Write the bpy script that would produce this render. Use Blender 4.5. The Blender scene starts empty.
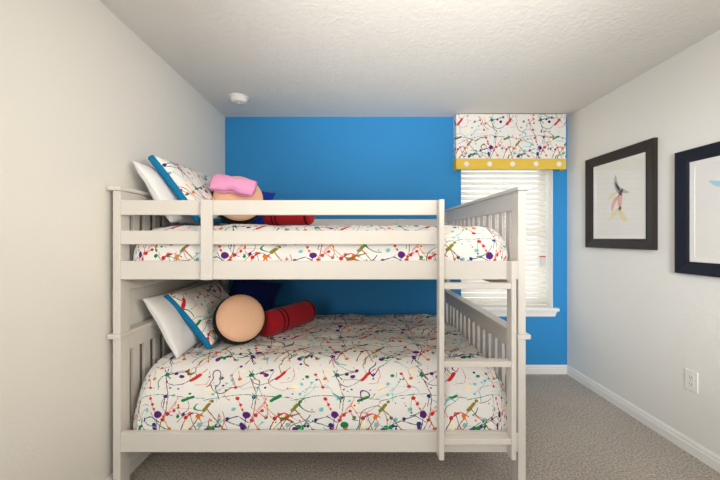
import bpy, bmesh, math, random
from mathutils import Vector, Matrix, noise

random.seed(4)
sc = bpy.context.scene
COL = sc.collection

# ------------------------------------------------------------------ helpers
def srgb(r, g, b):
    f = lambda c: (c / 255 / 12.92) if c / 255 <= 0.04045 else ((c / 255 + 0.055) / 1.055) ** 2.4
    return (f(r), f(g), f(b), 1.0)

class NT:
    """tiny node-tree builder"""
    def __init__(self, tree):
        self.t = tree
    def n(self, kind, **kw):
        nd = self.t.nodes.new(kind)
        for k, v in kw.items():
            setattr(nd, k, v)
        return nd
    def set(self, sock, v):
        if isinstance(v, bpy.types.NodeSocket):
            self.t.links.new(v, sock)
        else:
            sock.default_value = v
    def math(self, op, a, b=None, c=None, clamp=False):
        nd = self.n('ShaderNodeMath', operation=op, use_clamp=clamp)
        for i, v in enumerate((a, b, c)):
            if v is not None:
                self.set(nd.inputs[i], v)
        return nd.outputs[0]
    def vec(self, op, a, b=None, c=None, out=0):
        nd = self.n('ShaderNodeVectorMath', operation=op)
        for i, v in enumerate((a, b, c)):
            if v is not None:
                self.set(nd.inputs[i], v)
        return nd.outputs[out]
    def noise(self, vec, scale, detail=2.0, rough=0.5, out=0):
        nd = self.n('ShaderNodeTexNoise')
        self.set(nd.inputs['Vector'], vec)
        nd.inputs['Scale'].default_value = scale
        nd.inputs['Detail'].default_value = detail
        nd.inputs['Roughness'].default_value = rough
        return nd.outputs[out]
    def mix(self, fac, a, b):
        nd = self.n('ShaderNodeMix', data_type='RGBA')
        self.set(nd.inputs[0], fac)
        self.set(nd.inputs[6], a)
        self.set(nd.inputs[7], b)
        return nd.outputs[2]

def base_mat(name, color, rough=0.5, spec=0.5, metal=0.0):
    m = bpy.data.materials.new(name)
    m.use_nodes = True
    b = m.node_tree.nodes['Principled BSDF']
    b.inputs['Base Color'].default_value = color
    b.inputs['Roughness'].default_value = rough
    b.inputs['Specular IOR Level'].default_value = spec
    b.inputs['Metallic'].default_value = metal
    return m, NT(m.node_tree), b

def noisy_mat(name, color, rough=0.5, spec=0.5, var=0.06, vscale=8.0, bump=0.0, bscale=60.0, bdetail=2.0, metal=0.0, sheen=0.0):
    """principled with slight colour variation and bump"""
    m, nt, b = base_mat(name, color, rough, spec, metal)
    co = nt.n('ShaderNodeTexCoord').outputs['Object']
    f = nt.noise(co, vscale, 3.0)
    lo = tuple(c * (1 - var) for c in color[:3]) + (1,)
    hi = tuple(min(1, c * (1 + var)) for c in color[:3]) + (1,)
    nt.set(b.inputs['Base Color'], nt.mix(f, lo, hi))
    if bump:
        bp = nt.n('ShaderNodeBump')
        bp.inputs['Strength'].default_value = 1.0
        bp.inputs['Distance'].default_value = bump
        nt.set(bp.inputs['Height'], nt.noise(co, bscale, bdetail))
        nt.set(b.inputs['Normal'], bp.outputs[0])
    if sheen:
        b.inputs['Sheen Weight'].default_value = sheen
    return m

# ------------------------------------------------------------------ materials
M = {}
M['cream'] = noisy_mat('cream_wall_paint', srgb(235, 232, 226), 0.75, 0.25, 0.012, 1.5, 0.0006, 90)
M['blue'] = noisy_mat('blue_wall_paint', srgb(52, 141, 204), 0.6, 0.2, 0.03, 1.5, 0.0006, 90)
M['ceiling'] = noisy_mat('ceiling_paint', srgb(233, 230, 225), 0.9, 0.15, 0.012, 2.0, 0.003, 40, 3.0)
M['trim'] = noisy_mat('trim_paint', srgb(240, 238, 234), 0.4, 0.4, 0.01, 4)
M['bedpaint'] = noisy_mat('white_bed_paint', srgb(220, 215, 208), 0.42, 0.4, 0.015, 6)
M['board'] = noisy_mat('plywood', srgb(196, 170, 130), 0.7, 0.3, 0.12, 20)
M['white_linen'] = noisy_mat('white_linen', srgb(238, 237, 238), 0.9, 0.1, 0.02, 12, 0.004, 14, 3)
M['mattress'] = noisy_mat('mattress_ticking', srgb(232, 230, 224), 0.9, 0.1, 0.03, 30, 0.001, 60)
M['teal'] = noisy_mat('teal_cotton', srgb(22, 122, 172), 0.85, 0.15, 0.08, 25, 0.001, 200)
M['navy'] = noisy_mat('navy_plush', srgb(20, 38, 96), 0.95, 0.1, 0.15, 60, 0.002, 160, sheen=0.15)
M['royal'] = noisy_mat('royal_plush', srgb(28, 60, 165), 0.95, 0.1, 0.15, 60, 0.002, 160, sheen=0.15)
M['red'] = noisy_mat('red_plush', srgb(165, 26, 38), 0.95, 0.1, 0.12, 60, 0.002, 160, sheen=0.12)
M['dark_red'] = noisy_mat('dark_red_band', srgb(86, 16, 24), 0.95, 0.1, 0.12, 60, 0.002, 160)
M['black'] = noisy_mat('black_plush', srgb(26, 24, 26), 0.95, 0.1, 0.2, 60, 0.002, 160, sheen=0.05)
M['peach'] = noisy_mat('peach_plush', srgb(236, 190, 158), 0.95, 0.1, 0.05, 60, 0.002, 160, sheen=0.1)
M['pink'] = noisy_mat('pink_satin', srgb(238, 160, 205), 0.6, 0.3, 0.06, 30, 0.002, 60)
M['yellow'] = noisy_mat('yellow_cotton', srgb(230, 194, 84), 0.85, 0.15, 0.03, 30, 0.0008, 300)
M['button'] = noisy_mat('pearl_button', srgb(244, 240, 236), 0.25, 0.5, 0.02, 60)
M['slat'] = None
M['frame_wood'] = noisy_mat('espresso_wood', srgb(44, 36, 34), 0.42, 0.3, 0.2, 18)
M['frame_black'] = noisy_mat('blue_black_wood', srgb(27, 29, 42), 0.42, 0.3, 0.15, 18)
M['paper'] = noisy_mat('print_paper', srgb(236, 232, 226), 0.8, 0.2, 0.01, 5)
M['matboard'] = noisy_mat('mat_board', srgb(240, 237, 231), 0.85, 0.2, 0.01, 5)
M['ink_grey'] = noisy_mat('ink_grey', srgb(176, 176, 178), 0.8, 0.2, 0.15, 60)
M['ink_red'] = noisy_mat('ink_red', srgb(230, 178, 170), 0.8, 0.2, 0.15, 60)
M['ink_yellow'] = noisy_mat('ink_yellow', srgb(238, 220, 176), 0.8, 0.2, 0.12, 60)
M['ink_blue'] = noisy_mat('ink_blue', srgb(172, 212, 228), 0.8, 0.2, 0.12, 60)
M['plastic'] = noisy_mat('white_plastic', srgb(240, 238, 234), 0.35, 0.5, 0.01, 10)
M['dark_slot'] = noisy_mat('dark_slot', srgb(60, 56, 52), 0.6, 0.3, 0.1, 10)
M['tag'] = noisy_mat('paper_tag', srgb(214, 212, 212), 0.8, 0.2, 0.05, 80)
M['tag_red'] = noisy_mat('red_tag_print', srgb(196, 96, 76), 0.8, 0.2, 0.05, 80)
M['metal'] = noisy_mat('brushed_nickel', srgb(190, 186, 180), 0.3, 0.5, 0.05, 40, metal=1.0)

# blind slats: white faux wood, lets a little daylight through
m, nt, b = base_mat('white_blind_slat', srgb(250, 246, 238), 0.5, 0.3)
tr = nt.n('ShaderNodeBsdfTranslucent'); tr.inputs[0].default_value = srgb(255, 250, 240)
mx = nt.n('ShaderNodeMixShader'); mx.inputs[0].default_value = 0.3
co = nt.n('ShaderNodeTexCoord').outputs['Object']
nt.set(b.inputs['Base Color'], nt.mix(nt.noise(co, 14), srgb(246, 242, 234), srgb(252, 249, 243)))
nt.t.links.new(b.outputs[0], mx.inputs[1]); nt.t.links.new(tr.outputs[0], mx.inputs[2])
nt.t.links.new(mx.outputs[0], nt.t.nodes['Material Output'].inputs[0])
M['slat'] = m

# glass panes: clear with a fresnel sheen
def glass(name, ior):
    m, nt, b = base_mat(name, (1, 1, 1, 1))
    nt.t.nodes.remove(b)
    fr = nt.n('ShaderNodeFresnel'); fr.inputs[0].default_value = ior
    t = nt.n('ShaderNodeBsdfTransparent')
    g = nt.n('ShaderNodeBsdfGlossy'); g.inputs['Roughness'].default_value = 0.02
    mx = nt.n('ShaderNodeMixShader')
    ge = nt.n('ShaderNodeNewGeometry')
    nt.t.links.new(nt.math('MULTIPLY', fr.outputs[0], nt.math('SUBTRACT', 1.0, ge.outputs['Backfacing'])), mx.inputs[0]); nt.t.links.new(t.outputs[0], mx.inputs[1]); nt.t.links.new(g.outputs[0], mx.inputs[2])
    nt.t.links.new(mx.outputs[0], nt.t.nodes['Material Output'].inputs[0])
    return m
M['glass'] = glass('window_glass', 1.45)
M['picture_glass'] = glass('picture_glass', 1.5)

# lamp diffuser
m, nt, b = base_mat('lamp_diffuser', srgb(255, 244, 224), 0.4)
b.inputs['Emission Color'].default_value = srgb(255, 232, 196); b.inputs['Emission Strength'].default_value = 3.0
M['diffuser'] = m

# carpet
m, nt, b = base_mat('beige_carpet', srgb(160, 146, 130), 1.0, 0.05)
co = nt.n('ShaderNodeTexCoord').outputs['Object']
f1 = nt.noise(co, 90, 4, 0.8); f2 = nt.noise(co, 2.2, 3, 0.6); f3 = nt.noise(co, 230, 2, 0.6)
r1 = nt.math('MULTIPLY_ADD', f1, 3.4, -1.2, clamp=True)
r2 = nt.math('MULTIPLY_ADD', f2, 2.0, -0.5, clamp=True)
c1 = nt.mix(r1, srgb(134, 122, 109), srgb(240, 230, 218))
c2 = nt.mix(r2, (0.86, 0.85, 0.84, 1), (1.0, 1.0, 1.0, 1))
mul = nt.n('ShaderNodeMix', data_type='RGBA', blend_type='MULTIPLY'); mul.inputs[0].default_value = 1.0
nt.set(mul.inputs[6], c1); nt.set(mul.inputs[7], c2)
nt.set(b.inputs['Base Color'], mul.outputs[2])
bp = nt.n('ShaderNodeBump'); bp.inputs['Strength'].default_value = 1.0; bp.inputs['Distance'].default_value = 0.006
nt.set(bp.inputs['Height'], nt.math('ADD', f1, f3)); nt.set(b.inputs['Normal'], bp.outputs[0])
b.inputs['Sheen Weight'].default_value = 0.15
M['carpet'] = m

# ------------------------------------------------------------------ splatter fabric
# UV is in metres; the print repeats every 0.45 m both ways
TU, TV = 1.0, 1.0
SEG = {}   # colour -> list of (x0,y0,x1,y1,r)
def px(x, y): return (x / 320.0, (315 - y) / 320.0)
def S(c, pts, r):
    pts = [px(*p) for p in pts]
    for a, bb in zip(pts, pts[1:]):
        SEG.setdefault(c, []).append((*a, *bb, r))
def D(c, x, y, r):
    a = px(x, y); SEG.setdefault(c, []).append((*a, *a, r * .85 / 320.0))
L = 0.0047
PAL = {'paleyellow': srgb(250, 240, 208), 'aqua': srgb(120, 196, 200), 'green': srgb(30, 128, 78), 'pink': srgb(226, 132, 136),
       'brown': srgb(150, 92, 30), 'orange': srgb(222, 120, 34), 'olive': srgb(140, 128, 40), 'navy': srgb(44, 50, 120),
       'purple': srgb(92, 34, 118), 'red': srgb(206, 44, 44)}
for c in PAL: SEG[c] = []
D('paleyellow', 400, 130, 16); D('paleyellow', 300, 205, 14); D('paleyellow', 200, 40, 12); D('paleyellow', 330, -40, 15)
S('aqua', [(100, 160), (125, 130), (160, 122), (205, 128)], L * .8); S('aqua', [(120, 190), (118, 150), (150, 95)], L * .8)
D('aqua', 105, 112, 8); D('aqua', 180, 223, 10); D('aqua', 142, 100, 6); D('aqua', 440, 75, 8); D('aqua', 420, 160, 7); D('aqua', 130, 262, 9)
S('aqua', [(330, -10), (380, -40), (440, -30)], L * .8); D('aqua', 380, -40, 11); D('aqua', 250, -60, 8); D('aqua', 160, -20, 7)
S('green', [(70, 186), (150, 168), (230, 162), (320, 172), (392, 178)], L * .8); S('green', [(315, 187), (350, 171)], .018)
D('green', 235, 62, 12); S('green', [(222, 42), (252, 84)], L * 1.4); S('green', [(216, 72), (300, 40)], L); D('green', 122, 72, 8)
D('green', 160, 86, 6); D('green', 110, 292, 9); S('green', [(110, 292), (128, 262)], L); D('green', 262, 132, 5)
S('green', [(95, -30), (150, -55), (210, -35), (240, 5)], L); D('green', 95, -30, 10); D('green', 300, -70, 8)
S('pink', [(195, 180), (212, 222), (228, 243)], L * .8); S('pink', [(245, 262), (290, 200), (300, 170)], L * .8); S('pink', [(300, 180), (268, 222)], L * .8)
S('pink', [(390, 35), (398, 70), (388, 104), (350, 110)], L * .8); S('pink', [(288, 205), (318, 252)], L * .8)
S('brown', [(400, 220), (345, 300), (338, 330)], L * 1.15); S('brown', [(400, 220), (440, 262), (476, 305)], L * 1.15); S('brown', [(345, 240), (372, 315)], L)
S('brown', [(240, 95), (262, 170), (256, 230), (230, 300)], L); D('brown', 472, 300, 7); D('brown', 150, 297, 6)
S('brown', [(345, -30), (330, 20), (345, 60)], L * .8)
D('orange', 376, 248, 10); D('orange', 345, 241, 8); D('orange', 190, 83, 9); D('orange', 420, 262, 5); S('orange', [(362, 310), (390, 275), (376, 248)], L)
S('orange', [(190, 83), (182, 40)], L * .8); D('orange', 270, -25, 9); S('orange', [(270, -25), (240, -80)], L); D('orange', 205, 205, 5)
S('olive', [(393, 226), (412, 203)], .021); S('olive', [(405, 212), (424, 192)], L)
D('olive', 422, 190, 8)
S('navy', [(214, 282), (222, 310), (235, 330)], L * 1.2); D('navy', 214, 280, 10); D('navy', 252, 172, 9); D('navy', 130, 285, 6); D('navy', 290, 135, 5)
S('navy', [(252, 172), (246, 215)], L * .8); D('navy', 440, 285, 6); D('navy', 405, 300, 7); S('navy', [(160, -60), (200, -70), (235, -50)], L); D('navy', 160, -60, 8)
S('purple', [(235, 35), (231, 75), (250, 108), (272, 120), (300, 113), (334, 84)], L); S('purple', [(238, 64), (270, 58), (308, 45)], L * .9)
D('purple', 270, 58, 9); D('purple', 292, 73, 11); D('purple', 308, 44, 9); D('purple', 228, 243, 16); D('purple', 85, 300, 12); D('purple', 405, 302, 9)
S('purple', [(356, 236), (335, 250), (318, 285), (308, 312)], L * 1.1); S('purple', [(228, 243), (222, 300)], L * .8)
D('purple', 215, -30, 9); S('purple', [(215, -30), (200, 5)], L)
S('red', [(330, 92), (345, 74), (356, 56)], .021); S('red', [(356, 56), (378, 30)], L); D('red', 182, 125, 9); D('red', 195, 180, 9); D('red', 206, 204, 7)
D('red', 262, 241, 9); D('red', 246, 263, 7); D('red', 285, 226, 7); S('red', [(182, 125), (172, 95), (154, 60)], L * .8); S('red', [(262, 241), (286, 224)], L)
S('red', [(262, 241), (240, 262)], L); D('red', 154, 60, 7); D('red', 214, 222, 5); D('red', 300, 205, 5); D('red', 330, -65, 9); S('red', [(330, -65), (365, -85), (395, -70)], L)

def splatter():
    m, nt, b = base_mat('paint_splatter_cotton', srgb(238, 236, 233), 0.85, 0.15)
    uv = nt.n('ShaderNodeTexCoord').outputs['UV']
    p0 = nt.vec('SCALE', uv); p0.node.inputs['Scale'].default_value = 1 / 0.45
    wob = nt.noise(p0, 5.0, 2.0, 0.5, out=1)
    off = nt.vec('MULTIPLY_ADD', wob, (0.045, 0.045, 0.0), (-0.0225, -0.0225, 0.0))
    p = nt.vec('MULTIPLY', nt.vec('ADD', p0, off), (1, 1, 0))
    rn = nt.math('MULTIPLY_ADD', nt.noise(p0, 26.0, 1.0), 0.013, -0.0065)
    col = srgb(238, 236, 233)
    # fine spatter first
    vo = nt.n('ShaderNodeTexVoronoi'); vo.inputs['Scale'].default_value = 17.0
    nt.set(vo.inputs['Vector'], p)
    sepv = nt.n('ShaderNodeSeparateColor'); nt.set(sepv.inputs[0], vo.outputs['Color'])
    rad = nt.math('MULTIPLY', nt.math('POWER', sepv.outputs[0], 3.0), 0.36)
    rad = nt.math('MULTIPLY', rad, nt.math('GREATER_THAN', sepv.outputs[2], 0.3))
    dm = nt.math('LESS_THAN', vo.outputs['Distance'], rad)
    ramp = nt.n('ShaderNodeValToRGB'); ramp.color_ramp.interpolation = 'CONSTANT'
    pc = ['aqua', 'navy', 'red', 'green', 'pink', 'orange', 'purple', 'aqua']
    el = ramp.color_ramp.elements
    el[0].position = 0.0; el[0].color = PAL[pc[0]]; el[1].position = 1 / 8; el[1].color = PAL[pc[1]]
    for i in range(2, 8):
        e = el.new(i / 8); e.color = PAL[pc[i]]
    nt.set(ramp.inputs[0], sepv.outputs[1])
    first = True
    for c, segs in SEG.items():
        acc = None
        for (x0, y0, x1, y1, r) in segs:
            mx_, my_ = (x0 + x1) / 2, (y0 + y1) / 2
            bx, by = x1 - x0, y1 - y0
            d = nt.vec('WRAP', nt.vec('SUBTRACT', p, (mx_, my_, 0)), (TU / 2, TV / 2, 0.5), (-TU / 2, -TV / 2, -0.5))
            l2 = bx * bx + by * by
            if l2 > 1e-9:
                h = nt.math('MULTIPLY', nt.vec('DOT_PRODUCT', d, (bx, by, 0), out=1), 1 / l2)
                h = nt.math('MINIMUM', nt.math('MAXIMUM', h, -0.5), 0.5)
                sv = nt.n('ShaderNodeVectorMath', operation='SCALE'); sv.inputs[0].default_value = (bx, by, 0)
                nt.set(sv.inputs['Scale'], h)
                dist = nt.vec('DISTANCE', d, sv.outputs[0], out=1)
            else:
                dist = nt.vec('LENGTH', d, out=1)
            e = nt.math('SUBTRACT', dist, r)
            acc = e if acc is None else nt.math('MINIMUM', acc, e)
        mask = nt.math('LESS_THAN', nt.math('ADD', acc, rn), 0.0)
        col = nt.mix(mask, col, PAL[c])
        if first:
            col = nt.mix(dm, col, ramp.outputs[0]); first = False
    # a little more thread work from contour lines of noise
    for sc_, c, k in ((2.3, 'aqua', 3.1), (2.0, 'pink', 9.7), (1.8, 'green', 17.3), (2.1, 'brown', 5.9), (1.9, 'purple', 13.1)):
        q = nt.vec('ADD', p0, (k, k * .7, k * .3))
        nz = nt.noise(q, sc_, 1.0)
        a = nt.math('ABSOLUTE', nt.math('SUBTRACT', nz, 0.5))
        gate = nt.math('GREATER_THAN', nt.noise(q, 3.1, 0.0), 0.56)
        col = nt.mix(nt.math('MULTIPLY', nt.math('LESS_THAN', a, 0.0042), gate), col, PAL[c])
    nt.set(b.inputs['Base Color'], col)
    co = nt.n('ShaderNodeTexCoord').outputs['Object']
    bp = nt.n('ShaderNodeBump'); bp.inputs['Strength'].default_value = 0.8; bp.inputs['Distance'].default_value = 0.006
    nt.set(bp.inputs['Height'], nt.noise(co, 11, 3)); nt.set(b.inputs['Normal'], bp.outputs[0])
    return m
M['splatter'] = splatter()

# ------------------------------------------------------------------ objects
def link(name, me, mat, parent=None, smooth=False):
    o = bpy.data.objects.new(name, me)
    COL.objects.link(o)
    if mat is not None:
        me.materials.append(mat)
    if smooth:
        for p in me.polygons: p.use_smooth = True
    if parent is not None:
        o.parent = parent
        o.matrix_parent_inverse = Matrix.Translation(parent.location).inverted() if parent.parent is None else Matrix.Identity(4)
    return o
def obj(name, bm, mat, parent=None, smooth=False):
    me = bpy.data.meshes.new(name)
    bmesh.ops.recalc_face_normals(bm, faces=bm.faces)
    bm.to_mesh(me); bm.free()
    return link(name, me, mat, parent, smooth)
def box(bm, x0, x1, y0, y1, z0, z1, bev=0.0):
    t = bmesh.new()
    bmesh.ops.create_cube(t, size=1)
    for v in t.verts:
        v.co = Vector((x0 + (v.co.x + .5) * (x1 - x0), y0 + (v.co.y + .5) * (y1 - y0), z0 + (v.co.z + .5) * (z1 - z0)))
    if bev:
        bmesh.ops.bevel(t, geom=t.edges[:], offset=bev, segments=2, profile=0.5, affect='EDGES')
    me = bpy.data.meshes.new('t'); t.to_mesh(me); t.free()
    bm.from_mesh(me); bpy.data.meshes.remove(me)
    return bm
def B(*a, bev=0.0):
    return box(bmesh.new(), *a, bev=bev)
def prism(bm, pts, axis, a0, a1):
    """polygon of 2D points extruded along an axis. axis 'x': pts are (y,z); 'y': (x,z); 'z': (x,y)"""
    def mk(p, a):
        return {'x': (a, p[0], p[1]), 'y': (p[0], a, p[1]), 'z': (p[0], p[1], a)}[axis]
    v0 = [bm.verts.new(mk(p, a0)) for p in pts]; v1 = [bm.verts.new(mk(p, a1)) for p in pts]
    bm.faces.new(v0); bm.faces.new(v1[::-1])
    for i in range(len(pts)):
        j = (i + 1) % len(pts)
        bm.faces.new((v0[i], v0[j], v1[j], v1[i]))
    return bm
def lathe(bm, prof, mat4=Matrix.Identity(4), seg=32):
    """profile of (r, z) turned about z, then transformed"""
    rings = []
    for r, z in prof:
        if r < 1e-6:
            rings.append([bm.verts.new(mat4 @ Vector((0, 0, z)))])
        else:
            rings.append([bm.verts.new(mat4 @ Vector((r * math.cos(2 * math.pi * i / seg), r * math.sin(2 * math.pi * i / seg), z))) for i in range(seg)])
    for a, c in zip(rings, rings[1:]):
        for i in range(seg):
            j = (i + 1) % seg
            if len(a) == 1 and len(c) == 1: continue
            if len(a) == 1: bm.faces.new((a[0], c[i], c[j]))
            elif len(c) == 1: bm.faces.new((a[i], a[j], c[0]))
            else: bm.faces.new((a[i], a[j], c[j], c[i]))
    return bm
def tube(bm, pts, r, seg=8):
    rings = []
    for i, p in enumerate(pts):
        p = Vector(p)
        d = (Vector(pts[min(i + 1, len(pts) - 1)]) - Vector(pts[max(i - 1, 0)])).normalized()
        a = d.orthogonal().normalized() if abs(d.z) > .9 else d.cross(Vector((0, 0, 1))).normalized()
        c = d.cross(a)
        rings.append([bm.verts.new(p + a * (r * math.cos(t)) + c * (r * math.sin(t))) for t in [2 * math.pi * k / seg for k in range(seg)]])
    for a, c in zip(rings, rings[1:]):
        for i in range(seg):
            j = (i + 1) % seg
            bm.faces.new((a[i], a[j], c[j], c[i]))
    bm.faces.new(rings[0]); bm.faces.new(rings[-1][::-1])
    return bm
def tag(o, label=None, cat=None, group=None, kind=None):
    if label: o['label'] = label
    if cat: o['category'] = cat
    if group: o['group'] = group
    if kind: o['kind'] = kind
    return o
def empty(name, loc, label, cat, group=None):
    o = bpy.data.objects.new(name, None); COL.objects.link(o)
    o.location = loc; o.empty_display_size = 0.1
    return tag(o, label, cat, group)
def struct(name, bm, mat, parent=None):
    o = obj(name, bm, mat, parent)
    if parent is None: tag(o, kind='structure')
    return o

# ------------------------------------------------------------------ room
XL, XR, YF, YB, H = -1.245, 2.008, -2.60, 3.09, 2.44
WX0, WX1, WZ0, WZ1 = 0.998, 1.87, 0.628, 2.02
struct('floor', B(XL - .12, XR + .12, YF - .12, YB + .2, -.1, 0), M['carpet'])
struct('ceiling', B(XL - .12, XR + .12, YF - .12, YB + .2, H, H + .1), M['ceiling'])
struct('wall_left', B(XL - .12, XL, YF - .12, YB + .2, 0, H), M['cream'])
struct('wall_right', B(XR, XR + .12, YF - .12, YB + .2, 0, H), M['cream'])
struct('wall_front', B(XL, XR, YF - .12, YF, 0, H), M['cream'])
bm = bmesh.new()
box(bm, XL, WX0, YB, YB + .2, 0, H); box(bm, WX1, XR, YB, YB + .2, 0, H)
box(bm, WX0, WX1, YB, YB + .2, 0, WZ0 - .03); box(bm, WX0, WX1, YB, YB + .2, WZ1, H)
struct('wall_back', bm, M['blue'])
# baseboards with a stepped top
bh, bt = 0.084, 0.015
prof = [(0, 0), (bt, 0), (bt, bh * .62), (bt * .75, bh * .68), (bt * .75, bh * .84), (bt * .3, bh), (0, bh)]
struct('baseboard_right', prism(bmesh.new(), [(XR - a, z) for a, z in prof], 'y', YF, YB), M['trim'])
struct('baseboard_left', prism(bmesh.new(), [(XL + a, z) for a, z in prof], 'y', YF, YB), M['trim'])
struct('baseboard_back', prism(bmesh.new(), [(YB - a, z) for a, z in prof], 'x', XL, XR), M['trim'])
struct('baseboard_front', prism(bmesh.new(), [(YF + a, z) for a, z in prof], 'x', XL, XR), M['trim'])

# window: white reveal, frame with meeting rail, panes, sill and apron
rv = .006
bm = bmesh.new()
box(bm, WX0, WX0 + rv, YB - .001, YB + .2, WZ0, WZ1); box(bm, WX1 - rv, WX1, YB - .001, YB + .2, WZ0, WZ1); box(bm, WX0, WX1, YB - .001, YB + .2, WZ1 - rv, WZ1)
struct('trim_1', bm, M['trim'])
fy0, fy1 = YB + .135, YB + .185
a0, a1, c0, c1 = WX0 + rv, WX1 - rv, WZ0, WZ1 - rv
mid = 1.33
bm = bmesh.new()
box(bm, a0, a0 + .045, fy0, fy1, c0, c1, .003); box(bm, a1 - .045, a1, fy0, fy1, c0, c1, .003)
box(bm, a0, a1, fy0, fy1, c0, c0 + .05, .003); box(bm, a0, a1, fy0, fy1, c1 - .05, c1, .003)
wf = struct('window_1', bm, M['trim'])
obj('meeting_rail', B(a0 + .04, a1 - .04, fy0 + .004, fy1 - .004, mid - .025, mid + .025, bev=.003), M['trim'], wf)
obj('pane', B(a0 + .04, a1 - .04, fy0 + .022, fy0 + .026, c0 + .045, mid - .02), M['glass'], wf)
obj('pane', B(a0 + .04, a1 - .04, fy0 + .022, fy0 + .026, mid + .02, c1 - .045), M['glass'], wf)
bm = B(WX0 - .045, WX1 + .044, YB - .04, YB, WZ0 - .031, WZ0, bev=.006)
box(bm, WX0, WX1, YB - .005, YB + .2, WZ0 - .03, WZ0)
prism(bm, [(WX0 - .038, WZ0 - .031), (WX1 + .036, WZ0 - .031), (WX1 + .012, WZ0 - .082), (WX0 - .014, WZ0 - .082)], 'y', YB - .016, YB)
struct('trim_2', bm, M['trim'])

# ------------------------------------------------------------------ window blind
bl = empty('window_blind', (1.43, YB + .07, WZ0), 'white horizontal slat blind lowered in the window behind the bunk bed', 'blind')
by = YB + .078
bx0, bx1 = WX0 + .012, 1.848
obj('headrail', B(bx0, bx1, by - .03, by + .03, WZ1 - .07, WZ1 - .012, bev=.003), M['slat'], bl)
pitch = 0.0495
z = WZ0 + .055
sl = None
tilt = math.radians(50)
while z < WZ1 - .08:
    if sl is None:
        bm = bmesh.new(); n = 6
        for k in range(n + 1):
            t = (k / n - .5)
            y = t * .05; zz = .003 * (1 - 4 * t * t)
            yy = y * math.cos(tilt) - zz * math.sin(tilt); z2 = y * math.sin(tilt) + zz * math.cos(tilt)
            for x in (bx0, bx1): bm.verts.new((x, yy, z2))
        bm.verts.ensure_lookup_table()
        for k in range(n): bm.faces.new([bm.verts[i] for i in (2 * k, 2 * k + 1, 2 * k + 3, 2 * k + 2)])
        bmesh.ops.solidify(bm, geom=bm.faces[:], thickness=.0028)
        sl = obj('slat', bm, M['slat'], bl)
        sl.matrix_parent_inverse = Matrix.Identity(4)
        sl.location = Vector((0, by, z)) - bl.location
    else:
        s2 = sl.copy(); COL.objects.link(s2); s2.parent = bl
        s2.location = Vector((0, by, z)) - bl.location
    z += pitch
obj('bottom_rail', B(bx0, bx1, by - .026, by + .026, WZ0 + .004, WZ0 + .024, bev=.004), M['slat'], bl)
for x in (bx0 + .12, (bx0 + bx1) / 2, bx1 - .12):
    obj('ladder_cord', tube(tube(bmesh.new(), [(x, by - .028, WZ0 + .02), (x, by - .028, WZ1 - .05)], .0012, 6), [(x, by + .028, WZ0 + .02), (x, by + .028, WZ1 - .05)], .0012, 6), M['slat'], bl)
cx, cy = 1.80, by - .036
cord = obj('pull_cord', tube(bmesh.new(), [(cx, cy, 1.13), (cx, cy, 1.5), (cx, cy, WZ1 - .06)], .0015, 6), M['slat'], bl)
tg = tag(obj('warning_tag', B(cx - .028, cx + .028, cy - .0012, cy + .0012, 1.02, 1.115, bev=.0005), M['tag'], cord), 'grey paper tag on the cord')
obj('tag_heading', B(cx - .028, cx + .028, cy - .0016, cy + .0016, 1.104, 1.117), M['tag_red'], cord)

# ------------------------------------------------------------------ valance
def uv_fn(me, fn):
    uvl = me.uv_layers.new(name='UVMap')
    for p in me.polygons:
        for li in p.loop_indices:
            uvl.data[li].uv = fn(me.vertices[me.loops[li].vertex_index].co, p.normal)
vx0, vx1, vy0, vz0, vzm, vz1 = .926, 1.938, 3.0, 1.924, 2.022, 2.432
val = empty('window_valance', ((vx0 + vx1) / 2, YB, vz0), 'paint splatter window valance with yellow band and round buttons', 'valance')
def ubox(z0, z1, g=0.0, th=.014):
    bm = bmesh.new()
    prism(bm, [(vx0 - g, YB - .001), (vx0 - g, vy0 - g), (vx1 + g, vy0 - g), (vx1 + g, YB - .001), (vx1 - th, YB - .001), (vx1 - th, vy0 + th), (vx0 + th, vy0 + th), (vx0 + th, YB - .001)], 'z', z0, z1)
    return bm
o = obj('fabric_panel', ubox(vzm, vz1), M['splatter'], val)
# 110 px of photo = 720 px of close-up; motif origin sits at the panel's left bottom corner
def vuv(co, n):
    u = co.x - vx0 if abs(n.y) > .5 else (co.y - vy0)
    return (u, co.z - vzm)
uv_fn(o.data, vuv)
obj('top_board', B(vx0 + .015, vx1 - .015, vy0 + .015, YB - .001, vz1 - .03, vz1 - .012), M['board'], val)
obj('yellow_band', ubox(vz0, vzm - .0005, .002), M['yellow'], val)
for i in range(5):
    x = (466.3 + i * 23.1 - 356) / 108.3
    mt = Matrix.Translation((x, vy0 - .0022, 1.971)) @ Matrix.Rotation(math.radians(90), 4, 'X')
    obj('button', lathe(bmesh.new(), [(0, .007), (.012, .0065), (.018, .004), (.0205, .006), (.023, .004), (.0235, 0), (0, 0)], mt, 28), M['button'], val, True)

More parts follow.
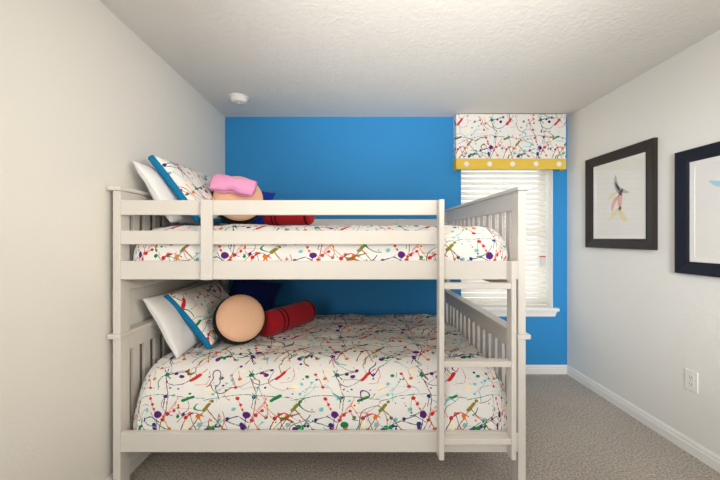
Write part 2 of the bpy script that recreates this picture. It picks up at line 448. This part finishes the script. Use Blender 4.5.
# ------------------------------------------------------------------ bunk bed
FY, RY, LX, RX = 1.62, 3.00, -1.213, .847
PT, PD = .038, .07
bed = empty('bunk_bed', ((LX + RX) / 2, (FY + RY) / 2, 0), 'white painted wooden bunk bed with slatted ends and a short ladder', 'bunk bed')
W = M['bedpaint']
Z1, Z2, Z3, Z4 = .786, .810, 1.526, 1.546
for (px0, px1, inner) in ((LX, LX + PT, 1), (RX - PT, RX, -1)):
    for (y0, y1) in ((FY, FY + PD), (RY - PD, RY)):
        obj('post', B(px0, px1, y0, y1, 0, Z1, bev=.003), W, bed)
        obj('post', B(px0, px1, y0, y1, Z2, Z3, bev=.003), W, bed)
    ov = .02
    cxa, cxb = (px0 - ov, px1 + .008) if inner == 1 else (px0 - .008, px1 + ov)
    obj('end_cap_rail', B(cxa, cxb, FY - .012, RY + .012, Z1, Z2, bev=.004), W, bed)
    obj('end_cap_rail', B(cxa, cxb, FY - .012, RY + .012, Z3, Z4, bev=.004), W, bed)
    bx_a, bx_b = px0 + .008, px1 - .004
    if inner == -1: bx_a, bx_b = px0 + .004, px1 - .008
    obj('end_top_rail', B(bx_a, bx_b, FY + PD, RY - PD, .708, Z1, bev=.002), W, bed)
    obj('end_top_rail', B(bx_a, bx_b, FY + PD, RY - PD, 1.432, Z3, bev=.002), W, bed)
    obj('end_bottom_rail', B(bx_a, bx_b, FY + PD, RY - PD, .22, .317, bev=.002), W, bed)
    obj('end_bottom_rail', B(bx_a, bx_b, FY + PD, RY - PD, 1.02, 1.174, bev=.002), W, bed)
    N = 13
    span = RY - FY - 2 * PD
    gap = .042; sw = (span - gap * (N + 1)) / N
    sx0, sx1 = (px0 + px1) / 2 - .008, (px0 + px1) / 2 + .008
    for k in range(N):
        y = FY + PD + gap + k * (sw + gap)
        obj('end_slat', B(sx0, sx1, y, y + sw, .312, .712, bev=.0015), W, bed)
        obj('end_slat', B(sx0, sx1, y, y + sw, 1.17, 1.436, bev=.0015), W, bed)
ix0, ix1 = LX + PT, RX - PT
RT = .028
for (y0, y1) in ((FY, FY + RT), (RY - RT, RY)):
    obj('side_rail', B(ix0, ix1, y0, y1, 1.082, 1.174, bev=.003), W, bed)
    obj('side_rail', B(ix0, ix1, y0, y1, .220, .317, bev=.003), W, bed)
obj('guard_rail', B(ix0, .425, FY, FY + RT, 1.404, 1.478, bev=.003), W, bed)
obj('guard_rail', B(ix0, .425, FY, FY + RT, 1.257, 1.326, bev=.003), W, bed)
obj('guard_rail', B(ix0, ix1, RY - RT, RY, 1.394, 1.462, bev=.003), W, bed)
obj('guard_rail', B(ix0, ix1, RY - RT, RY, 1.257, 1.326, bev=.003), W, bed)
obj('guard_support', B(-.766, -.711, FY - .02, FY, 1.082, 1.478, bev=.003), W, bed)
obj('guard_support', B(-.766, -.711, RY - RT - .02, RY - RT, 1.082, 1.462, bev=.003), W, bed)
obj('guard_support', B(.375, .43, RY - RT - .02, RY - RT, 1.082, 1.462, bev=.003), W, bed)
obj('mattress_board', B(ix0 + .002, ix1 - .002, FY + RT, RY - RT, 1.084, 1.10), M['board'], bed)
obj('mattress_board', B(ix0 + .002, ix1 - .002, FY + RT, RY - RT, .225, .241), M['board'], bed)
lad = obj('ladder', B(.402, .427, FY - .052, FY, .215, 1.476, bev=.003), W, bed)
obj('ladder_rail', B(.751, .775, FY - .052, FY, .215, 1.174, bev=.003), W, lad)
for zb in (1.041, .663, .288):
    obj('rung', B(.427, .751, FY - .049, FY - .002, zb, zb + .028, bev=.003), W, lad)

# ------------------------------------------------------------------ mattresses and duvets
def rbox(x0, x1, y0, y1, z0, z1, rx, ry, rz, n=(56, 40, 12)):
    """rounded box as a bmesh of its six gridded faces"""
    bm = bmesh.new()
    bmesh.ops.create_cube(bm, size=2)
    bm.free(); bm = bmesh.new()
    c = Vector(((x0 + x1) / 2, (y0 + y1) / 2, (z0 + z1) / 2)); hs = Vector(((x1 - x0) / 2, (y1 - y0) / 2, (z1 - z0) / 2)); R = Vector((rx, ry, rz))
    cache = {}
    def vert(p):
        k = tuple(round(q, 5) for q in p)
        if k not in cache:
            w = Vector((p[0] * hs.x, p[1] * hs.y, p[2] * hs.z)); e = Vector((0, 0, 0)); inner = Vector((0, 0, 0))
            for i in range(3):
                lim = hs[i] - R[i]
                inner[i] = max(-lim, min(lim, w[i])); e[i] = (w[i] - inner[i]) / R[i]
            if e.length > 1e-6:
                mxx = max(abs(q) for q in e)
                e = e.normalized() * mxx
            cache[k] = bm.verts.new(c + Vector((inner[i] + e[i] * R[i] for i in range(3))))
        return cache[k]
    def face(ax, s):
        u, v = [i for i in range(3) if i != ax]
        for i in range(n[u]):
            for j in range(n[v]):
                q = []
                for di, dj in ((0, 0), (1, 0), (1, 1), (0, 1)):
                    p = [0, 0, 0]; p[ax] = s; p[u] = -1 + 2 * (i + di) / n[u]; p[v] = -1 + 2 * (j + dj) / n[v]
                    q.append(vert(p))
                try: bm.faces.new(q)
                except ValueError: pass
    for ax in range(3):
        for s in (-1, 1): face(ax, s)
    return bm

def dbox(x0, x1, y0, y1, z0, z1, rx, ry, rz, n, rc=.09):
    """duvet body: tight plan corners, elliptical roll-over to the top"""
    bm = bmesh.new(); cache = {}
    c = ((x0 + x1) / 2, (y0 + y1) / 2); hx, hy = (x1 - x0) / 2, (y1 - y0) / 2
    def vert(a, b_, t):
        k = (round(a, 5), round(b_, 5), round(t, 5))
        if k in cache: return cache[k]
        x, y = a * hx, b_ * hy
        ix = max(-(hx - rc), min(hx - rc, x)); iy = max(-(hy - rc), min(hy - rc, y))
        ex, ey = (x - ix) / rc, (y - iy) / rc
        m_ = max(abs(ex), abs(ey)); l = math.hypot(ex, ey)
        if l > 1e-6: x, y = ix + ex / l * m_ * rc, iy + ey / l * m_ * rc
        zs = z1 - rz
        if t < .3: z = z0 + (zs - z0) * t / .3; q = 0
        else:
            th = (t - .3) / .7 * math.pi / 2
            z = zs + rz * math.sin(th); q = 1 - math.cos(th)
        cache[k] = bm.verts.new((c[0] + x * (1 - q * rx / hx), c[1] + y * (1 - q * ry / hy), z))
        return cache[k]
    nx, ny, nz = n
    L_ = lambda i, m: -1 + 2 * i / m
    for i in range(nx):
        for j in range(ny):
            bm.faces.new((vert(L_(i, nx), L_(j, ny), 1), vert(L_(i + 1, nx), L_(j, ny), 1), vert(L_(i + 1, nx), L_(j + 1, ny), 1), vert(L_(i, nx), L_(j + 1, ny), 1)))
    for k in range(nz):
        t0, t1 = k / nz, (k + 1) / nz
        for s_ in (-1, 1):
            for i in range(nx): bm.faces.new((vert(L_(i, nx), s_, t0), vert(L_(i + 1, nx), s_, t0), vert(L_(i + 1, nx), s_, t1), vert(L_(i, nx), s_, t1)))
            for j in range(ny): bm.faces.new((vert(s_, L_(j, ny), t0), vert(s_, L_(j + 1, ny), t0), vert(s_, L_(j + 1, ny), t1), vert(s_, L_(j, ny), t1)))
    return bm

def duvet(name, x0, x1, y0, y1, z0, z1, rx, ry, rz, label, seed, uoff=(0, 0), puff=.017, crown=.02):
    bm = dbox(x0, x1, y0, y1, z0, z1, rx, ry, rz, (72, 56, 14))
    bmesh.ops.recalc_face_normals(bm, faces=bm.faces)
    bm.normal_update()
    sd = Vector((seed, seed * 1.7, seed * .3))
    cxm, cym = (x0 + x1) / 2, (y0 + y1) / 2
    for v in bm.verts:
        p = v.co.copy(); nrm = v.normal.copy()
        d = puff * noise.noise(p * 4.2 + sd) + puff * .6 * noise.noise(p * 9 + sd) + puff * .25 * noise.noise(p * 21 + sd)
        w = max(0, 1 - ((p.x - cxm) / ((x1 - x0) / 2)) ** 2) * max(0, 1 - ((p.y - cym) / ((y1 - y0) / 2)) ** 2)
        if not (nrm.z < 0.3): p.z += crown * w
        q = p + nrm * d
        q.x = min(max(q.x, x0 - .002), x1 + .002); q.y = min(max(q.y, y0 - .002), y1 + .002)
        v.co = q
    me = bpy.data.meshes.new(name); bm.to_mesh(me); bm.free()
    uvl = me.uv_layers.new(name='UVMap')
    L0 = y0 + ry
    for poly in me.polygons:
        for li in poly.loop_indices:
            co = me.vertices[me.loops[li].vertex_index].co
            # arc length: below the rounded front edge the fabric runs down
            fr = max(0.0, (y0 + ry - co.y)) / ry; bk = max(0.0, (co.y - (y1 - ry))) / ry
            v = co.y + (co.z - z1) * min(1, fr * 1.15) - (co.z - z1) * min(1, bk * 1.15)
            lx = max(0.0, (x0 + rx - co.x)) / rx; rr = max(0.0, (co.x - (x1 - rx))) / rx
            u = co.x + (co.z - z1) * min(1, lx) - (co.z - z1) * min(1, rr)
            uvl.data[li].uv = (u + uoff[0], v + uoff[1])
    o = link(name, me, M['splatter'], None, True)
    md = o.modifiers.new('thick', 'SOLIDIFY'); md.thickness = .012; md.offset = -1
    sub = o.modifiers.new('sub', 'SUBSURF'); sub.levels = 1; sub.render_levels = 1
    return tag(o, label, 'duvet', 'paint splatter duvets on the bunks')

duvet('duvet', -1.168, .803, 1.652, 2.968, .300, .622, .10, .19, .25, 'white paint splatter duvet spread on the bottom bunk', 2.0, (.43, .03), crown=.022)
duvet('duvet', -1.168, .803, 1.652, 2.968, 1.112, 1.352, .075, .13, .17, 'white paint splatter duvet on the top bunk behind the guard rails', 7.0, (.09, -.053), crown=.015)
def mattress(z0, z1, label):
    o = obj('mattress', rbox(-1.08, .72, 1.75, 2.89, z0, z1, .06, .06, .05, (24, 18, 6)), M['mattress'], None, True)
    tag(o, label, 'mattress')
mattress(.241, .48, 'white mattress under the duvet of the bottom bunk')
mattress(1.10, 1.27, 'white mattress under the duvet of the top bunk')

# ------------------------------------------------------------------ pillows
def pillow_half(c, au, av, hw, hh, t, sgn, n=22, pin=.05, seed=0, gus=0.0, waist=0.0):
    """one padded side of a pillow; au/av unit axes, t half thickness, sgn +1 front"""
    bm = bmesh.new(); nn = au.cross(av).normalized()
    vs = []
    for i in range(n + 1):
        row = []
        for j in range(n + 1):
            u = -1 + 2 * i / n; v = -1 + 2 * j / n
            u = math.sin(u * math.pi / 2) * .35 + u * .65; v = math.sin(v * math.pi / 2) * .35 + v * .65
            pu = u * hw * (1 - pin * (1 - v * v)); pv = v * hh * (1 - pin * (1 - u * u))
            if waist: pv *= 1 - waist * math.exp(-(u / .25) ** 2)
            th = t * (max(0, 1 - abs(u) ** 2.6) * max(0, 1 - abs(v) ** 2.6)) ** .55
            p = c + au * pu + av * pv
            nz = noise.noise(p * 9 + Vector((seed, 0, 0))) * .012 * min(1, th / t * 2)
            row.append(bm.verts.new(p + nn * (sgn * (th + gus + .0015) + nz)))
        vs.append(row)
    for i in range(n):
        for j in range(n):
            bm.faces.new((vs[i][j], vs[i + 1][j], vs[i + 1][j + 1], vs[i][j + 1]))
    me = bpy.data.meshes.new('pillow_side')
    bm.to_mesh(me); bm.free()
    uvl = me.uv_layers.new(name='UVMap')
    for poly in me.polygons:
        for li in poly.loop_indices:
            d = me.vertices[me.loops[li].vertex_index].co - c
            uvl.data[li].uv = (d.dot(au) + .13 + seed * .1, d.dot(av) + .1 + seed * .07)
    return me
def pillow(name, bot, top, y0, y1, t, label, fm, bmat=None, seed=0, group=None, skew=0.0, cat='pillow'):
    """bot/top: (x,z) of the lower and upper long edges; pillow runs from y0 to y1"""
    c = Vector(((bot[0] + top[0]) / 2, (y0 + y1) / 2, (bot[1] + top[1]) / 2))
    av = Vector((top[0] - bot[0], skew, top[1] - bot[1])); hh = av.length / 2; av.normalize()
    au = Vector((0, 1, 0)); au = (au - av * au.dot(av)).normalized()
    hw = (y1 - y0) / 2
    e = empty(name, c - Vector((0, 0, (top[1] - bot[1]) / 2)), label, cat, group)
    gus = .0 if bmat is None else .016
    if bmat is not None:
        bm = bmesh.new(); ring = []
        k = 24; pin = .05; nn = au.cross(av).normalized()
        uvp = [(-1 + 2 * i / k, -1) for i in range(k)] + [(1, -1 + 2 * i / k) for i in range(k)] + [(1 - 2 * i / k, 1) for i in range(k)] + [(-1, 1 - 2 * i / k) for i in range(k)]
        for (u, v) in uvp:
            p = c + au * (u * hw * (1 - pin * (1 - v * v))) + av * (v * hh * (1 - pin * (1 - u * u)))
            o_ = (p - c).normalized()
            f = (1 - abs(u * v) ** 3) * .75 + .25
            ring.append([bm.verts.new(p + o_ * (.008 * (1 - q * q)) + nn * (gus * q * 1.12)) for q in (-1, -.5, 0, .5, 1)])
        for i in range(len(ring)):
            g0, g1 = ring[i], ring[(i + 1) % len(ring)]
            for q in range(4): bm.faces.new((g0[q], g1[q], g1[q + 1], g0[q + 1]))
        ge = obj('edge_gusset', bm, bmat, e, True)
        md = ge.modifiers.new('thick', 'SOLIDIFY'); md.thickness = .003; md.offset = 0
        tag(ge, 'teal edge')
    a = link('cover' if bmat is None else 'front_cover', pillow_half(c, au, av, hw, hh, t, 1, seed=seed, gus=gus), fm, e, True)
    b_ = link('cover_back' if bmat is None else 'back_cover', pillow_half(c, au, av, hw, hh, t * 1.35 if bmat is None else .022, -1, seed=seed, gus=gus), bmat or fm, e, True)
    if bmat is not None: tag(b_, 'teal reverse side')
    for q in (a, b_):
        s = q.modifiers.new('thick', 'SOLIDIFY'); s.thickness = .004; s.offset = 0
    return e
pillow('pillow', (-.985, .625), (-1.175, .955), 1.79, 2.42, .047, 'plain white pillow leaning on the bottom bunk headboard', M['white_linen'], None, 1, 'white pillows')
pillow('splatter_pillow', (-.872, .64), (-1.128, .945), 1.93, 2.58, .055, 'paint splatter pillow with teal edge on the bottom bunk', M['splatter'], M['teal'], 2, 'splatter pillows')
pillow('pillow', (-.985, 1.375), (-1.185, 1.70), 1.725, 2.35, .05, 'plain white pillow leaning on the top bunk headboard', M['white_linen'], None, 3, 'white pillows')
pillow('splatter_pillow', (-.875, 1.392), (-1.13, 1.735), 1.79, 2.44, .055, 'paint splatter pillow with teal edge on the top bunk', M['splatter'], M['teal'], 4, 'splatter pillows')

# square plush cushions behind, each one side facing the room
def cushion(c, au, av, hw, hh, t, label, mat, seed):
    au = Vector(au).normalized(); av = Vector(av); av = (av - au * av.dot(au)).normalized(); c = Vector(c)
    e = empty('cushion', c - Vector((0, 0, hh)), label, 'cushion')
    for s, nm in ((1, 'front_panel'), (-1, 'back_panel')):
        q = link(nm, pillow_half(c, au, av, hw, hh, t, s, 16, .07, seed), mat, e, True)
        md = q.modifiers.new('thick', 'SOLIDIFY'); md.thickness = .004; md.offset = 0
    return e
cushion((-.86, 2.68, .785), (1, -.12, -.20), (-.1, .25, .95), .21, .18, .055, 'square navy blue cushion behind the round cushion on the bottom bunk', M['navy'], 5)
cushion((-.83, 2.56, 1.535), (1, -.1, -.2), (.1, .25, .9), .16, .155, .055, 'royal blue cushion behind the round cushion on the top bunk', M['royal'], 6)

# round plush cushions, plain: black back, peach front
def disc_cushion(c, nrm, up, r, t, label, squash=1.0):
    nrm = Vector(nrm).normalized(); up = Vector(up); up = (up - nrm * up.dot(nrm)).normalized(); sd = up.cross(nrm)
    c = Vector(c)
    mt = Matrix((( *[sd.x, up.x * squash, nrm.x], c.x), (*[sd.y, up.y * squash, nrm.y], c.y), (*[sd.z, up.z * squash, nrm.z], c.z), (0, 0, 0, 1)))
    e = empty('round_cushion', (c.x, c.y, c.z - r * squash), label, 'cushion')
    n = 14
    back = [(0, -t)] + [(r * math.sin(a) ** .8, -t * math.cos(a)) for a in [math.pi / 2 * k / n for k in range(1, n + 1)]] + [(r * .985, t * .22), (r * .93, t * .4)]
    obj('back_panel', lathe(bmesh.new(), back, mt, 40), M['black'], e, True)
    fr = [(r * .93, t * .36)] + [(r * .93 * math.cos(a) ** .8 if a < 1.57 else 0, t * .4 + t * .62 * math.sin(a)) for a in [math.pi / 2 * k / n for k in range(1, n)]] + [(0, t * 1.02)]
    tag(obj('front_panel', lathe(bmesh.new(), fr, mt, 40), M['peach'], e, True), 'peach plush front')
    return e
disc_cushion((-.725, 2.02, .785), (.52, -.74, .42), (.1, .5, .8), .155, .10, 'plain round peach and black plush cushion on the bottom bunk')
upper_round = disc_cushion((-.775, 2.14, 1.535), (.36, -.8, .25), (0, .3, .95), .165, .10, 'plain round peach and black plush cushion with pink pad on the top bunk')

# pink satin pad sewn on the upper round cushion
for sg, nm in ((1, 'pink_pad'), (-1, 'pink_pad_back')):
    q = link(nm, pillow_half(Vector((-.76, 2.02, 1.617)), Vector((1, .25, -.16)).normalized(), Vector((.1, .5, .8)).normalized(), .125, .058, .045, sg, 20, -.08, 8, waist=.3), M['pink'], upper_round, True)
    md = q.modifiers.new('thick', 'SOLIDIFY'); md.thickness = .003; md.offset = 0
    tag(q, 'pink satin pad')

# red bolsters
def bolster(p0, p1, r, label, taper=1.0):
    p0, p1 = Vector(p0), Vector(p1); d = p1 - p0; ln = d.length
    rot = d.to_track_quat('Z', 'Y').to_matrix().to_4x4(); mt = Matrix.Translation(p0) @ rot
    e = empty('bolster', ((p0 + p1) / 2 - Vector((0, 0, r))), label, 'bolster')
    n = 8
    prof_ = [(0, 0)] + [(r * (.7 + .3 * math.sin(math.pi / 2 * k / n)), .035 * (1 - math.cos(math.pi / 2 * k / n))) for k in range(n + 1)]
    for k in range(1, 12):
        f = k / 12
        prof_.append((r * (1 + (taper - 1) * f) * (1 + .015 * math.sin(9 * f)), .035 + (ln - .07) * f))
    prof_ += [(r * taper * (.7 + .3 * math.cos(math.pi / 2 * k / n)), ln - .035 + .035 * math.sin(math.pi / 2 * k / n)) for k in range(n + 1)] + [(0, ln)]
    obj('cover', lathe(bmesh.new(), prof_, mt, 32), M['red'], e, True)
    for f in (.22, .30, .92):
        rr = r * (1 + (taper - 1) * f) * 1.012
        z0 = ln * f
        obj('band', lathe(bmesh.new(), [(rr * .98, z0 - .009), (rr * 1.01, z0 - .006), (rr * 1.015, z0), (rr * 1.01, z0 + .006), (rr * .98, z0 + .009)], mt, 32), M['dark_red'], e, True)
    return e
bolster((-.60, 2.12, .722), (-.37, 2.54, .722), .085, 'red plush bolster with dark bands lying on the bottom bunk')
bolster((-.64, 2.32, 1.445), (-.30, 2.22, 1.44), .068, 'red plush bolster with dark bands lying on the top bunk', .9)

# ------------------------------------------------------------------ pictures on the right wall
def picture(y0, y1, z0, z1, fmat, label, sketch):
    e = empty('framed_picture', (XR, (y0 + y1) / 2, z0), label, 'picture', 'framed pictures on the right wall')
    w, dp = .074, .028
    bm = bmesh.new()
    # mitred moulding: profile swept round the rectangle
    pr = [(0, 0), (0, dp), (.010, dp), (.030, dp * .86), (w - .012, dp * .62), (w - .006, dp * .66), (w, dp * .55), (w, 0)]
    rings = []
    for (sy, sz) in ((0, 0), (1, 0), (1, 1), (0, 1)):
        ring = []
        for a, d in pr:
            y = (y0 + a) if sy == 0 else (y1 - a); z = (z0 + a) if sz == 0 else (z1 - a)
            ring.append(bm.verts.new((XR - .002 - d, y, z)))
        rings.append(ring)
    for i in range(4):
        a, c = rings[i], rings[(i + 1) % 4]
        for k in range(len(pr)):
            l = (k + 1) % len(pr)
            bm.faces.new((a[k], a[l], c[l], c[k]))
    obj('frame', bm, fmat, e)
    pr_ = obj('print', B(XR - .010, XR - .006, y0 + w - .003, y1 - w + .003, z0 + w - .003, z1 - w + .003), M['paper'], e)
    obj('mat_board', mat_ring(XR - .0125, XR - .0102, y0 + w - .002, y1 - w + .002, z0 + w - .002, z1 - w + .002, .03), M['matboard'], e)
    obj('glass', B(XR - .0165, XR - .0145, y0 + w - .001, y1 - w + .001, z0 + w - .001, z1 - w + .001), M['picture_glass'], e)
    cy, cz = (y0 + y1) / 2, (z0 + z1) / 2
    for (dy, dz, ang, ln, wd, mt) in sketch:
        bm = bmesh.new(); n = 10
        up, dn = [], []
        ca, sa = math.cos(ang), math.sin(ang)
        for k in range(n + 1):
            t = -1 + 2 * k / n; hw = wd * (1 - t * t) ** .7 + .0003
            for lst, s in ((up, 1), (dn, -1)):
                a, b_ = t * ln, s * hw + .25 * ln * t * t
                lst.append(bm.verts.new((XR - .01015, cy + dy + a * ca - b_ * sa, cz + dz + a * sa + b_ * ca)))
        for k in range(n): bm.faces.new((up[k], up[k + 1], dn[k + 1], dn[k]))
        obj('brush_stroke', bm, M[mt], pr_)
    return e
def mat_ring(x0, x1, y0, y1, z0, z1, w):
    bm = bmesh.new()
    box(bm, x0, x1, y0, y0 + w, z0, z1); box(bm, x0, x1, y1 - w, y1, z0, z1)
    box(bm, x0, x1, y0 + w, y1 - w, z0, z0 + w); box(bm, x0, x1, y0 + w, y1 - w, z1 - w, z1)
    return bm
R_ = math.radians
picture(2.160, 2.805, 1.209, 1.957, M['frame_wood'], 'dark brown framed print nearest the blue wall, on the right wall',
        [(.01, .10, R_(70), .09, .018, 'ink_grey'), (-.03, .07, R_(35), .08, .014, 'ink_grey'), (-.02, 0, R_(95), .08, .022, 'ink_red'),
         (.035, -.02, R_(120), .07, .016, 'ink_red'), (.03, -.10, R_(140), .07, .018, 'ink_yellow'), (-.04, -.12, R_(60), .07, .02, 'ink_yellow'), (.05, .04, R_(150), .06, .012, 'ink_yellow')])
picture(1.375, 2.018, 1.074, 1.815, M['frame_black'], 'blue black framed print cut by the right edge of the photo',
        [(.08, .14, R_(10), .07, .016, 'ink_blue'), (.0, .16, R_(20), .08, .02, 'ink_blue'), (.02, .03, R_(80), .09, .018, 'ink_yellow'),
         (.06, -.02, R_(110), .07, .014, 'ink_grey'), (-.02, -.10, R_(70), .08, .018, 'ink_blue')])

# ------------------------------------------------------------------ outlet
oy0, oy1, oz0, oz1 = 1.905, 1.98, .376, .497
out = empty('wall_outlet', (XR, (oy0 + oy1) / 2, oz0), 'white double electrical outlet low on the right wall', 'outlet')
obj('cover_plate', B(XR - .006, XR, oy0, oy1, oz0, oz1, bev=.0025), M['plastic'], out)
ocy = (oy0 + oy1) / 2
for zc in (oz0 + .04, oz1 - .04):
    so = obj('socket', B(XR - .008, XR - .0055, ocy - .017, ocy + .017, zc - .014, zc + .014, bev=.001), M['plastic'], out)
    for dy in (-.007, .007):
        obj('slot', B(XR - .0083, XR - .0075, ocy + dy - .0012, ocy + dy + .0012, zc - .003, zc + .007), M['dark_slot'], so)
    obj('slot', B(XR - .0083, XR - .0075, ocy - .002, ocy + .002, zc - .010, zc - .006), M['dark_slot'], so)
obj('screw', lathe(bmesh.new(), [(0, .0012), (.002, .001), (.003, 0), (0, 0)], Matrix.Translation((XR - .006, ocy, (oz0 + oz1) / 2)) @ Matrix.Rotation(R_(-90), 4, 'Y'), 14), M['metal'], out, True)

# ------------------------------------------------------------------ smoke detector and ceiling lamp
sd = empty('smoke_detector', (-.955, 2.655, H), 'round white smoke detector on the ceiling near the corner', 'smoke detector')
mt = Matrix.Translation((-.955, 2.655, H)) @ Matrix.Rotation(math.pi, 4, 'X')
obj('base_plate', lathe(bmesh.new(), [(0, 0), (.078, 0), (.078, .009), (.074, .013), (0, .013)], mt, 40), M['plastic'], sd, True)
obj('housing', lathe(bmesh.new(), [(.066, .0125), (.066, .028), (.064, .034), (.060, .036), (.060, .040), (.052, .046), (.03, .049), (0, .05)], mt, 40), M['plastic'], sd, True)
obj('test_button', lathe(bmesh.new(), [(.012, .049), (.012, .0525), (.010, .054), (0, .0545)], mt, 20), M['plastic'], sd, True)
cl = empty('ceiling_lamp', (.42, 1.0, H), 'round ceiling lamp just above the top edge of the photo', 'lamp')
mt = Matrix.Translation((.42, 1.0, H)) @ Matrix.Rotation(math.pi, 4, 'X')
obj('lamp_base', lathe(bmesh.new(), [(0, 0), (.17, 0), (.17, .02), (.155, .025), (0, .025)], mt, 40), M['metal'], cl, True)
obj('lamp_shade', lathe(bmesh.new(), [(.15, .0255), (.15, .04), (.135, .062), (.1, .08), (.05, .09), (0, .092)], mt, 40), M['diffuser'], cl, True)

# ------------------------------------------------------------------ lights
def area(name, loc, rot, sx, sy, power, color):
    d = bpy.data.lights.new(name, 'AREA'); d.shape = 'RECTANGLE'; d.size = sx; d.size_y = sy; d.energy = power; d.color = color
    o = bpy.data.objects.new(name, d); COL.objects.link(o); o.location = loc; o.rotation_euler = rot
    return o
# ceiling lamp's light
pl = bpy.data.lights.new('ceiling_lamp_light', 'POINT'); pl.energy = 2.5; pl.color = (1, .88, .72); pl.shadow_soft_size = .14
po = bpy.data.objects.new('ceiling_lamp_light', pl); COL.objects.link(po); po.location = (.42, 1.0, H - .25)
# unseen cool fill added behind the camera, turned towards the right wall
area('cool_fill', (-1.0, YF + .9, 1.6), (R_(90), 0, R_(-58)), 1.2, 1.5, 42, (.93, .97, 1))
# added fill panel facing up to brighten the ceiling, no real source
area('upward_fill', (.9, -.5, 1.3), (R_(172), 0, 0), .9, .9, 21, (1, .95, .87))
sl_ = bpy.data.lights.new('fill_spot_ceiling', 'SPOT'); sl_.energy = 270; sl_.spot_size = R_(56); sl_.spot_blend = 1.0; sl_.shadow_soft_size = .3; sl_.color = (1, .98, .95)  # unseen spot added to lift the ceiling and upper back wall
so_ = bpy.data.objects.new('fill_spot_ceiling', sl_); COL.objects.link(so_); so_.location = (.4, -.6, 1.3)
so_.rotation_euler = (Vector((.35, 1.9, 2.75)) - so_.location).to_track_quat('-Z', 'Y').to_euler()
sl_ = bpy.data.lights.new('fill_spot_right', 'SPOT'); sl_.energy = 260; sl_.spot_size = R_(46); sl_.spot_blend = 1.0; sl_.shadow_soft_size = .4; sl_.color = (.93, .97, 1)  # cool spot added to brighten the right wall and window side
so_ = bpy.data.objects.new('fill_spot_right', sl_); COL.objects.link(so_); so_.location = (.75, -.8, 1.5)
so_.rotation_euler = (Vector((1.95, 2.5, 1.15)) - so_.location).to_track_quat('-Z', 'Y').to_euler()
sl_ = bpy.data.lights.new('fill_spot_left', 'SPOT'); sl_.energy = 128; sl_.spot_size = R_(50); sl_.spot_blend = 1.0; sl_.shadow_soft_size = .4; sl_.color = (1, .93, .8)  # warm spot added out of view to brighten the left wall
so_ = bpy.data.objects.new('fill_spot_left', sl_); COL.objects.link(so_); so_.location = (1.5, -.4, 1.8)
so_.rotation_euler = (Vector((-1.245, 1.9, 1.4)) - so_.location).to_track_quat('-Z', 'Y').to_euler()
# portal that guides sampling of the sky through the window
d = bpy.data.lights.new('sky_portal', 'AREA'); d.shape = 'RECTANGLE'; d.size = WX1 - WX0; d.size_y = WZ1 - WZ0; d.cycles.is_portal = True
po2 = bpy.data.objects.new('sky_portal', d); COL.objects.link(po2); po2.location = ((WX0 + WX1) / 2, YB + .21, (WZ0 + WZ1) / 2); po2.rotation_euler = (R_(-90), 0, 0)
w = bpy.data.worlds.new('sky'); sc.world = w; w.use_nodes = True
w.node_tree.nodes['Background'].inputs[0].default_value = (.86, .94, 1, 1)
w.node_tree.nodes['Background'].inputs[1].default_value = 1.45

# ------------------------------------------------------------------ camera
cd = bpy.data.cameras.new('camera'); cam = bpy.data.objects.new('camera', cd); COL.objects.link(cam)
cam.location = (0, 0, 1.289); cam.rotation_euler = (R_(90), 0, 0)
cd.sensor_width = 36; cd.lens = 325 / 720 * 36
cd.shift_x = 4 / 720; cd.shift_y = -2 / 720
cd.clip_start = .02
sc.camera = cam
sc.view_settings.view_transform = 'Standard'; sc.view_settings.look = 'None'
sc.view_settings.exposure = 0.17; sc.view_settings.gamma = 1.0; sc.view_settings.use_curve_mapping = False
try: sc.cycles.use_denoising = True
except Exception: pass
